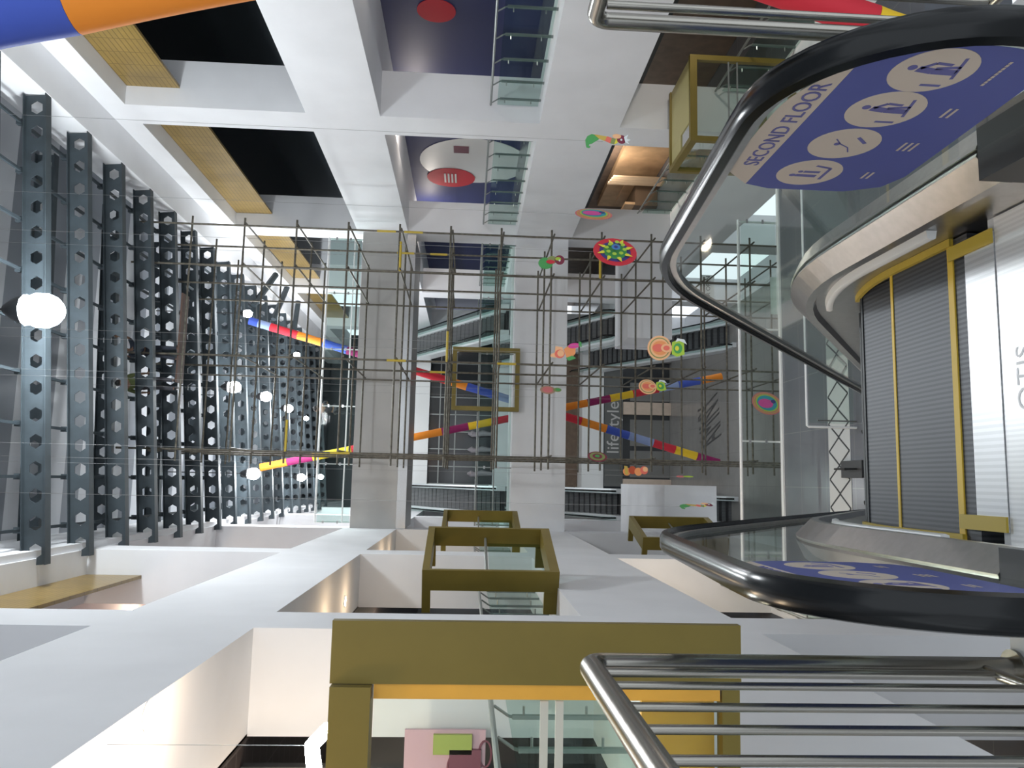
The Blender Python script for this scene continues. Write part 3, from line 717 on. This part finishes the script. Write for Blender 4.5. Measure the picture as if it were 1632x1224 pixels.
# ------------------------------------------------------------------ tubular steel balustrades beside the landing
def balustrade(x, yc, zt, ys_, label, r=.036, ye=-.8):
    e = empty('steel_balustrade', (x, yc, 0), label, 'balustrade')
    c = .05
    arc = [(x, yc-c+c*math.sin(a), zt-c+c*math.cos(a)) for a in [PI/2*k/6 for k in range(7)]]
    MB().tube([(x, ye, zt)]+arc+[(x, yc, .012)], r, dsteel, 16).build('top_rail', e, True)
    MB().tube([(x, ye, .12), (x, yc-.031, .12)], .018, dsteel, 12).build('bottom_rail', e, True)
    for y in ys_: MB().tube([(x, y, .138), (x, y, zt-.03)], .0115, dsteel, 12).build('baluster', e, True)
    MB().tube([(x, yc, 0), (x, yc, .012)], .06, dsteel, 16).build('base_plate', e, True)
    MB().tube([(x, yc-.09, .13), (x, yc-.09, zt-.03)], .014, dsteel, 12).build('baluster', e, True)
    return e
balustrade(-.555, 2.48, 1.36, [2.24, 2.03, 1.85, 1.65, 1.46, 1.28, 1.1, .92, .74, .5, .3, .1, -.1, -.3], 'brushed steel balustrade left of the escalator with slim upright bars')
balustrade(1.55, 2.46, 1.37, [2.25, 2.13, 2.01, 1.89, 1.7, 1.5, 1.3, 1.1, .9, .7, .5, .3, .1, -.1, -.3], 'brushed steel balustrade right of the escalator with a rounded corner', .028)

# ------------------------------------------------------------------ far escalators, three levels on each side
stepdark = stripes('far_step_ribs', (.20, .205, .21), (.12, .122, .125), 'X', 14, .5, .6, .2)
shiny = mat('shiny_deck', (.74, .77, .78), .35, .3)
fare = None
def far_escalator():
    e = bpy.data.objects.new('escalator', None); COL.objects.link(e)
    n = 26; run = 9.6; rise = 5.7
    b = MB()
    for i in range(n):
        y = i*run/n; z = (i+1)*rise/n-.1
        b.box(-.5, .5, y, y+.02, z-rise/n, z, stepdark); b.box(-.5, .5, y, y+run/n, z-.02, z, blackm)
    b.prism([(-.6, -.3), (0, -.3), (run, rise-.3), (run, rise-.15), (0, -.15), (-.6, -.15)], (-.5, 0, 0), (0, 1, 0), (0, 0, 1), (1.0, 0, 0), blackm)
    b.build('stairway', e)
    for s in (-1, 1):
        xa, xb = sorted((s*.52, s*.74))
        poly = [(-1.0, -.28), (-1.0, .12), (0, .2), (run, rise+.2), (run+.8, rise+.2), (run+.8, rise-.5), (run, rise-.75), (0, -.55)]
        MB().prism(poly, (xa, 0, 0), (0, 1, 0), (0, 0, 1), (xb-xa, 0, 0), shiny).build('side_deck', e)
        MB().prism([(-.9, .15), (-.9, .85), (-.2, .95), (run, rise+.9), (run+.6, rise+.9), (run+.6, rise+.2), (run, rise+.21), (0, .21)], (s*.63-.006, 0, 0), (0, 1, 0), (0, 0, 1), (.012, 0, 0), glass_g).build('glass_panel', e)
        MB().tube([(s*.63, -.95, .15), (s*.63, -1.05, .5), (s*.63, -.95, .82), (s*.63, -.2, .98), (s*.63, run, rise+.95), (s*.63, run+.7, rise+.98)], .04, black, 8).build('handrail', e, True)
    return e
k = 0
for x, side in ((7.75, 'right'), (-1.0, 'left')):
    for z, lv in ((.25, 'rising from our floor level'), (-5.45, 'on the floor below'), (-11.15, 'two floors below')):
        if fare is None: o = fare = far_escalator()
        else:
            o = copy_of(fare, None)
            for c in fare.children: copy_of(c, o)
        o.location = (x-(.25 if z < -6 else 0) + (.0), 38.2, z)
        tag(o, 'far escalator with dark steps and shiny sides at the %s, %s' % (side, lv), 'escalator', 'far escalators facing the camera')

# ------------------------------------------------------------------ cloth sleeves
def sleeve(p0, p1, r, segs, label):
    p0, p1 = Vector(p0), Vector(p1); e = empty('cloth_sleeve', p0, label, 'streamer')
    for t0, t1, m in segs:
        pts = []; rr = []
        for i in range(7):
            q = i/6; t = t0+(t1-t0)*q; pts.append(p0.lerp(p1, t)); rr.append(r*(1.0-.05*math.sin(PI*q)))
        MB().tube(pts, rr, m, 18, True).build('cloth_segment', e, True)
    return e
def segs(x0, x1, lst): return [((a-x0)/(x1-x0), (b-x0)/(x1-x0)-.0004, m) for a, b, m in lst]
sleeve(at(398, 511, 32.22), at(1146, 738, 32.22), .17, segs(398, 1146, [(398, 412, blue), (412, 431, paleblue), (431, 474, red), (474, 514, orange), (514, 552, blue), (552, 590, purple), (590, 630, yellow), (630, 708, red), (708, 742, orange), (742, 785, blue), (785, 830, paleblue), (830, 870, purple), (870, 925, red), (925, 965, orange), (965, 1001, blue), (1001, 1040, paleblue), (1040, 1075, red), (1075, 1110, yellow), (1110, 1146, purple)]), 'long thin cloth sleeve slanting down to the left beyond the bridges, ending in purple')
sleeve(at(415, 745, 32.65), at(1150, 600, 32.65), .16, segs(415, 1150, [(415, 456, orange), (456, 495, purple), (495, 555, yellow), (555, 600, red), (600, 696, orange), (696, 738, purple), (738, 775, yellow), (775, 812, red), (812, 860, blue), (860, 890, paleblue), (890, 929, orange), (929, 966, purple), (966, 1003, yellow), (1003, 1045, red), (1045, 1078, paleblue), (1078, 1115, blue), (1115, 1150, orange)]), 'long thin cloth sleeve slanting down to the right beyond the bridges, ending in orange')
sleeve(at(-120, 52, 6.6), at(470, -62, 6.6), .25, [(0, .385, blue), (.386, 1, orange)], 'thick blue and orange cloth sleeve hanging near the camera at the upper corner')
sleeve(at(1080, -70, 8.2), at(1500, 72, 8.2), .185, [(0, .74, red), (.741, .88, yellow), (.881, 1, mat('lime_cloth', (.4, .55, .03), .7))], 'thick red and yellow cloth sleeve behind the right balustrade corner')

# ------------------------------------------------------------------ hanging cut-out decorations
C = {n: mat('craft_'+n, c, .7) for n, c in dict(red=(.62, .03, .05), navy=(.05, .05, .22), green=(.08, .36, .10), yellow=(.80, .72, .06), blue=(.07, .22, .50), pink=(.72, .07, .33), teal=(.03, .32, .40), orange=(.85, .33, .12), peach=(.90, .50, .26), gold=(.60, .42, .08), tan=(.42, .25, .16), maroon=(.22, .03, .06), pale=(.75, .80, .80), rose=(.65, .18, .18), lime=(.42, .62, .06), rust=(.5, .08, .03), salmon=(.80, .17, .12), olive=(.25, .3, .1)).items()}
def hang(name, px, py, Y, size, az, label, draw, cat='decoration', tilt=0):
    """flat cut-out; size = metres per drawing unit; drawing units +-1"""
    p = at(px, py, Y); U = Vector((math.cos(az), math.sin(az), 0)); V = Vector((0, 0, 1)); N = U.cross(V)*-1
    if N.y > 0: N = -N
    U2 = U*math.cos(tilt)+V*math.sin(tilt); V2 = V*math.cos(tilt)-U*math.sin(tilt)
    e = empty(name, p, label, cat)
    layer = [0]
    def D(u, v, r, m, ry=None, nm='cut_out', n=28):
        layer[0] += 1; k = layer[0]
        MB().disc(p+U2*u*size+V2*v*size+N*.004*k, r*size, U2, V2, N*.0036, C[m], n, (ry or r)*size).build(nm, e)
    def G(pts, m, nm='cut_out'):
        layer[0] += 1; k = layer[0]
        MB().prism([(a*size, b*size) for a, b in pts], p+N*.004*k, U2, V2, N*.0036, C[m]).build(nm, e)
    draw(D, G)
    zt = 13.19; MB().tube([p+Vector((0, .012, .2*size)), Vector((p.x, p.y+.012, zt))], .002, mat('thin_thread', (.30, .30, .30), .7), 5).build('thread', e)
    return e
def rosette(ring, petal=None):
    def f(D, G):
        for r, m in ring: D(0, 0, r, m)
        if petal:
            for k in range(8):
                a = 2*PI*k/8+.2; G([(.52*math.cos(a-.12), .52*math.sin(a-.12)), (.60*math.cos(a-.16), .60*math.sin(a-.16)), (.86*math.cos(a+.05), .86*math.sin(a+.05)), (.62*math.cos(a+.16), .62*math.sin(a+.16)), (.52*math.cos(a+.12), .52*math.sin(a+.12))], 'yellow', 'flame_petal')
            for k in range(8):
                a = 2*PI*k/8+.55; D(.41*math.cos(a), .41*math.sin(a), .10, 'lime', None, 'green_dot', 12)
            D(0, 0, .2, 'blue', None, 'centre', 16); D(0, 0, .09, 'navy', None, 'centre', 12)
    return f
hang('rosette', 980, 402, 9.5, .275, .62, 'red round rosette with yellow flames, largest hanging cut-out beside the right handrail', rosette([(1, 'red'), (.72, 'navy'), (.54, 'green')], True))
def oval(D, G):
    for r, m in ((1, 'rose'), (.9, 'gold'), (.84, 'rose'), (.76, 'lime'), (.66, 'teal')): D(0, 0, r, m)
    D(-.05, .1, .40, 'pink', .5); D(.12, -.45, .16, 'navy')
hang('rosette', 946, 342, 10.5, .26, .95, 'pink and teal oval rosette hanging above the red one', oval)
hang('rosette', 1222, 643, 20.5, .40, .6, 'pink and teal rosette hanging low behind the white gallery rail', oval)
def peacock(D, G):
    G([(-.25, 1.0), (-.38, .98), (-.42, .84), (-.34, .78), (-.30, .86), (-.22, .84), (-.18, .72), (.02, .45), (.08, .38), (.30, .62), (.32, .72), (.20, .92), (0, 1.02)], 'green', 'tail')
    G([(.08, .38), (-.02, .12), (.22, .02), (.30, .62)], 'gold', 'tail_band'); G([(-.02, .12), (-.14, -.12), (.14, -.2), (.22, .02)], 'salmon', 'breast')
    G([(-.14, -.12), (-.2, -.3), (.08, -.38), (.14, -.2)], 'olive', 'neck_band'); G([(-.2, -.3), (-.12, -.45), (.1, -.5), (.08, -.38)], 'yellow', 'collar')
    D(.06, -.64, .22, 'maroon', None, 'head'); D(.2, -.42, .12, 'peach', .2, 'wing'); D(.02, -.62, .05, 'pale', None, 'eye')
    G([(-.12, -.8), (-.2, -.98), (-.06, -.88), (.02, -1.05), (.08, -.86), (.3, -.95), (.16, -.74)], 'pale', 'crest')
hang('peacock_cutout', 968, 225, 9.0, .265, .15, 'green tailed peacock cut-out, topmost of the hanging figures', peacock)
def birdy(D, G):
    D(-.1, .45, .42, 'green', .5, 'body'); G([(-.5, .8), (-.4, .3), (.1, .1), (.2, .5)], 'green', 'tail'); D(.15, 0, .28, 'olive', .35, 'wing'); D(.0, .12, .14, 'red', .3, 'wing_bar'); D(.15, -.5, .34, 'maroon', None, 'head'); D(.22, -.4, .12, 'lime', .2, 'collar'); D(.1, -.5, .07, 'pale', None, 'eye')
hang('bird_cutout', 880, 418, 12.5, .24, .1, 'green and maroon bird cut-out hanging in front of the middle bridge', birdy)
def idol(D, G):
    D(0, .35, .62, 'peach'); D(0, .35, .52, 'olive'); D(0, .35, .47, 'peach'); D(0, .33, .36, 'orange', .40); D(0, .42, .2, 'salmon', .3); D(0, .0, .22, 'peach', .3, 'body'); D(0, .02, .12, 'salmon', .16)
    G([(-.3, -.25), (.3, -.25), (.42, -.5), (.3, -.85), (-.3, -.9), (-.42, -.5)], 'lime', 'base'); D(0, -.55, .26, 'green', .22, 'leaf'); D(0, -.5, .12, 'yellow', .1); G([(.3, -.4), (.5, -.5), (.46, -.85), (.2, -1.0), (.3, -.8), (.38, -.6)], 'pale', 'trim')
hang('figure_cutout', 1062, 555, 9.8, .255, -.1, 'round peach cut-out over a green base beside the handrail', idol)
hang('figure_cutout', 1040, 617, 13.5, .255, .5, 'smaller round peach cut-out over a green base, behind the first one', idol)
hang('figure_cutout', 879, 622, 14.5, .24, .9, 'dim brown round cut-out with a green base in front of the middle bridge', lambda D, G: (D(0, .3, .6, 'tan'), D(0, .3, .42, 'rose'), D(0, -.45, .3, 'olive', .32), D(0, -.5, .18, 'green', .2)))
def dancer(D, G):
    G([(-.1, 1), (.05, .95), (.12, .7), (.5, .6), (.4, .2), (-.1, .15), (-.2, .7)], 'peach', 'arms'); D(0, .42, .26, 'salmon', .3, 'headdress'); D(.02, .36, .2, 'peach', None, 'face')
    G([(-.3, .05), (.25, .15), (.5, -.3), (.35, -.6), (-.1, -.5), (-.4, -.2)], 'orange', 'body'); G([(-.5, -.05), (-.3, .1), (-.2, -.3), (-.4, -.5)], 'green', 'scarf'); D(.38, -.5, .16, 'pink', .36, 'sash'); G([(.3, -.75), (.6, -.8), (.55, -.95), (.25, -.95)], 'green', 'hem')
hang('figure_cutout', 903, 563, 11.0, .24, .1, 'peach dancing figure cut-out with a pink sash at the edge of the middle bridge', dancer, tilt=.15)
hang('rosette', 952, 728, 16.0, .2, 1.0, 'dark red and green oval cut-out hanging at the left standards of the scaffold', rosette([(1, 'maroon'), (.8, 'olive'), (.5, 'maroon'), (.25, 'green')]))
def cluster(D, G):
    for k in range(4): D(-.1+.12*(k % 2), .75-.45*k, .32, ('orange', 'rust', 'orange', 'salmon')[k], .3); 
    D(.1, -.7, .2, 'peach', .2, 'face'); G([(-.35, .9), (.35, .95), (.3, .7), (-.35, .65)], 'gold')
hang('figure_cutout', 1014, 750, 17.0, .28, .2, 'orange and rust clustered cut-out hanging above the left floor stub', cluster)
hang('peacock_cutout', 1112, 808, 9.5, .22, 1.25, 'green and orange peacock cut-out seen nearly edge-on above the left handrail', peacock)
hang('leaf_cutout', 1090, 760, 18.0, .2, 1.2, 'thin yellow green cut-out seen edge-on by the scaffold foot', lambda D, G: (D(0, .4, .3, 'rose', .5), D(0, -.5, .25, 'lime', .6)))

# ------------------------------------------------------------------ far storefronts
dglass = mat('dark_shop_glass', (.03, .033, .036), .12, 0, .8)
ggl = mat('grey_shop_glass', (.20, .20, .19), .15)
e = empty('shopfront', (3.5, 50, .2), 'dark glazed shopfront with thin mullions at the far end between the bridges', 'shopfront')
MB().box(-.3, 8.6, 50.25, 50.29, .2, 4.29, dglass).build('glazing', e)
b = MB()
for x in [-.3+1.1*i for i in range(9)]: b.box(x, x+.06, 50.18, 50.245, .2, 4.28, railgrey)
b.build('mullions', e)
b = MB()
for z in (1.1, 2.6, 3.6): b.box(-.3, 8.6, 50.16, 50.178, z, z+.06, railgrey)
b.build('transoms', e)
for i, (x, z, w, h) in enumerate(((.4, .3, .8, 1.6), (1.9, .4, .7, 1.3), (2.9, .6, .5, 1.7))):
    tag(MB().tube([(x, 49.6, .21), (x+.05, 49.6, .9), (x-.05, 49.6, 1.3), (x, 49.6, 1.55), (x, 49.6, 1.8)], [.12, .2, .16, .22, .05], mat('pale_mannequin', (.30, .28, .30), .6), 10).build('mannequin', None, True), 'pale shop mannequin by the far dark window, %s from the left' % ('first', 'second', 'third')[i], 'mannequin', 'mannequins at the far shop')
e = empty('shopfront', (3, 50, -11.2), 'grey shopfront two floors below with a pale lower-case sign', 'shopfront')
fas = MB().box(-.2, 7.78, 49.8, 49.98, -8.1, -6.95, mat('grey_fascia', (.12, .125, .12), .5)).build('fascia', e)
t = text('lifestyle', (3.55, 49.79, -7.5), (PI/2, 0, 0), 1.12, mat('sign_pale', (.55, .54, .52), .5), 'lettering', e, .01)
t2 = text('<', (7.2, 49.79, -7.5), (PI/2, 0, 0), .9, mat('sign_pale', (.55, .54, .52), .5), 'lettering', e, .01) if False else None
MB().box(-.2, 7.78, 50.0, 50.05, -11.19, -8.1, dglass).build('glazing', e)
for i, (x, w) in enumerate(((.4, 1.7), (2.4, 1.7), (5.3, 1.2))): MB().box(x, x+w, 49.93, 49.99, -11.19, -8.6, ggl).build('door_leaf', e)
MB().box(4.4, 5.2, 49.6, 49.92, -11.19, -8.11, beige).build('pillar', e)
MB().box(-.2, .3, 49.6, 49.92, -11.19, -8.11, beige).build('pillar', e)
struct(MB().box(7.8, RX-.01, 49.5, 50.2, -11.19, -6.91, mat('grey_end_wall', (.22, .21, .20), .5)), 'wall_far_lower')
struct(MB().box(-.3, 8.6, 52, 52.1, -5.49, -1.21, brownwall), 'wall_far_middle')
q = at(1132, 672, 43); 
t = text('AMNY', (3.45, 41.5, -11.19), (0, 0, .25), 2.2, mat('floor_lettering', (.07, .07, .07), .4), 'floor_sticker', None, .002); t.scale = (.42, 2.4, 1)
tag(t, 'dark capital letters stuck on the grey floor two storeys below', 'floor sticker')
# diamonds floor inlay on the gallery below, dark outlines on white
e = MB().box(-.65, 3.2, 14.55, 15.45, -5.499, -5.49, mat('pale_inlay', (.50, .52, .52), .5)).build('floor_inlay')
e.location = (0, .0, 0); tag(e, 'white inlay strip with dark diamonds on the tiles of the floor below', 'floor inlay')
b = MB()
for i in range(7):
    for j in range(1):
        cx = -.38+.55*i; cy = 15.0
        for (u0, v0), (u1, v1) in (((-.27, 0), (0, .42)), ((0, .42), (.27, 0)), ((.27, 0), (0, -.42)), ((0, -.42), (-.27, 0))):
            a, c = Vector((cx+u0, cy+v0, -5.487)), Vector((cx+u1, cy+v1, -5.487)); dd = (c-a); nn = Vector((-dd.y, dd.x, 0)).normalized()
            b.obox((a+c)/2, dd, nn*.035, (0, 0, .004), dark)
o = b.build('diamond_pattern', e)
b = MB(); pt_ = Vector((-.2, 15.0, -5.5))
for i, x in enumerate((.2, 2.75)):
    b = MB(); b.box(x, x+.32, 14.0, 14.8, -5.498, -5.42, blackm); b.tube([(x+.16, 14.2, -5.42), (x+.16, 14.2, -5.2), (x+.16, 14.6, -5.2), (x+.16, 14.6, -5.42)], .02, blackm, 6)
    tag(b.build('floor_box'), 'small black box on the floor below, %s' % ('left of the white framed railing post', 'further right by the inlay strip')[i], 'box')
# banners
e = MB().box(6.35, 7.75, 27.9, 27.93, -7.18, -6.72, whitep).build('banner'); e.location = (0, .06, 0); tag(e, 'white FLOOR OPEN banner on the edge of the right floor stub', 'banner')
t = text('FLOOR OPEN', (7.05, 27.895, -6.95), (PI/2, 0, 0), .22, dark, 'lettering', e, .003)
e = MB().box(4.05, 4.95, 17.60, 17.62, -5.6, -5.3, whitep).build('notice'); tag(e, 'small white notice on the gallery edge below, right of the handrail', 'notice')
e.location = (0, .225, 0); text('Welcome', (4.5, 17.59, -5.45), (PI/2, 0, 0), .16, railgrey, 'lettering', e, .002) if False else None
# plywood and boards in the gallery below right
def thing(mb, name, label, cat, group=None, **k): return tag(mb.build(name, **k), label, cat, group)
thing(MB().box(12.3, 12.55, 25.5, 33.6, -5.49, -3.7, ply), 'plywood_sheet', 'wide orange brown plywood sheet standing in the right gallery one floor down', 'board')
for i in range(4): thing(MB().box(11.55, 11.6, 28.3+.21*i, 28.49+.21*i, -5.49, -3.45+.03*i, mat('pale_plank', (.62, .46, .30), .6)), 'plank', 'pale upright plank in front of the plywood one floor down, %s' % ('first from the left', 'second from the left', 'third from the left', 'rightmost')[3-i], 'plank', 'upright planks')
b = MB(); b.box(11.0, 12.0, 29.8, 32.0, -5.49, -4.6, mat('dark_crate', (.12, .08, .05), .6)); b.box(11.05, 11.15, 29.85, 31.95, -4.598, -4.2, ply); b.box(11.85, 11.95, 29.85, 31.95, -4.598, -4.2, ply); thing(b, 'workbench', 'dark wooden workbench beside the upright planks one floor down', 'bench')
# left shop: chevron lamp, pink poster, tile ceiling
lx = [(-2.95, 6.2, 3.98), (-3.15, 5.9, 3.98), (-3.05, 5.4, 3.98)]
e = empty('chevron_lamp', (-3.0, 6.2, 4.17), 'glowing white chevron light tube under the dark shop ceiling beside the near gold portal', 'lamp')
a, b_, c = at(522, 1162, 6.0), at(497, 1188, 5.8), at(503, 1250, 5.2)
MB().tube([a, b_, c], .05, white_em, 10).build('light_tube', e, True); light(b_-Vector((0, 0, .2)), 25, (1, .95, .9), .1, e)
MB().tube([b_, Vector((b_.x, b_.y, 4.17))], .002, railgrey, 6).build('wire', e)
e = empty('poster', (-4.5, 8, 2.5), 'pink wall poster with line drawings in the shop behind the near gold portal', 'poster')
q0, q1 = at(643, 1172, 9.0), at(775, 1172, 9.0); 
MB().box(q0.x-2.2, q0.x, 9.2, 9.24, q1.z, q0.z, mat('pink_print', (.62, .40, .46), .6)).build('sheet', e)
MB().box(q0.x-.25, q0.x-.04, 9.15, 9.198, q0.z-.75, q0.z-.32, mat('green_print', (.35, .42, .10), .6)).build('green_patch', e)
MB().box(q0.x-.7, q0.x-.2, 9.15, 9.198, q1.z+.05, q1.z+.4, mat('dark_print', (.2, .06, .09), .5)).build('dark_patch', e)
dp = mat('dark_print', (.2, .06, .09), .5)
for i, (u, v, r) in enumerate(((-.25, -.9, .14), (-.4, -.55, .13), (-.55, -.35, .10), (-.5, -1.05, .12))):
    cc = Vector((q0.x+u, 9.18, q0.z+v)); b = MB(); b.tube([cc+Vector((r*math.cos(2*PI*k/16), 0, r*.5*math.sin(2*PI*k/16))) for k in range(17)], .012, dp, 5, False); b.build('line_drawing', e)
downlight((-3.9, 8.9, 4.169), 12, 'tiny bright downlight in the dark shop behind the near gold portal', r=.06)
struct(MB().box(-6.8, -3.2, 9.26, 9.4, .2, 4.16, dark), 'wall_left_shop')
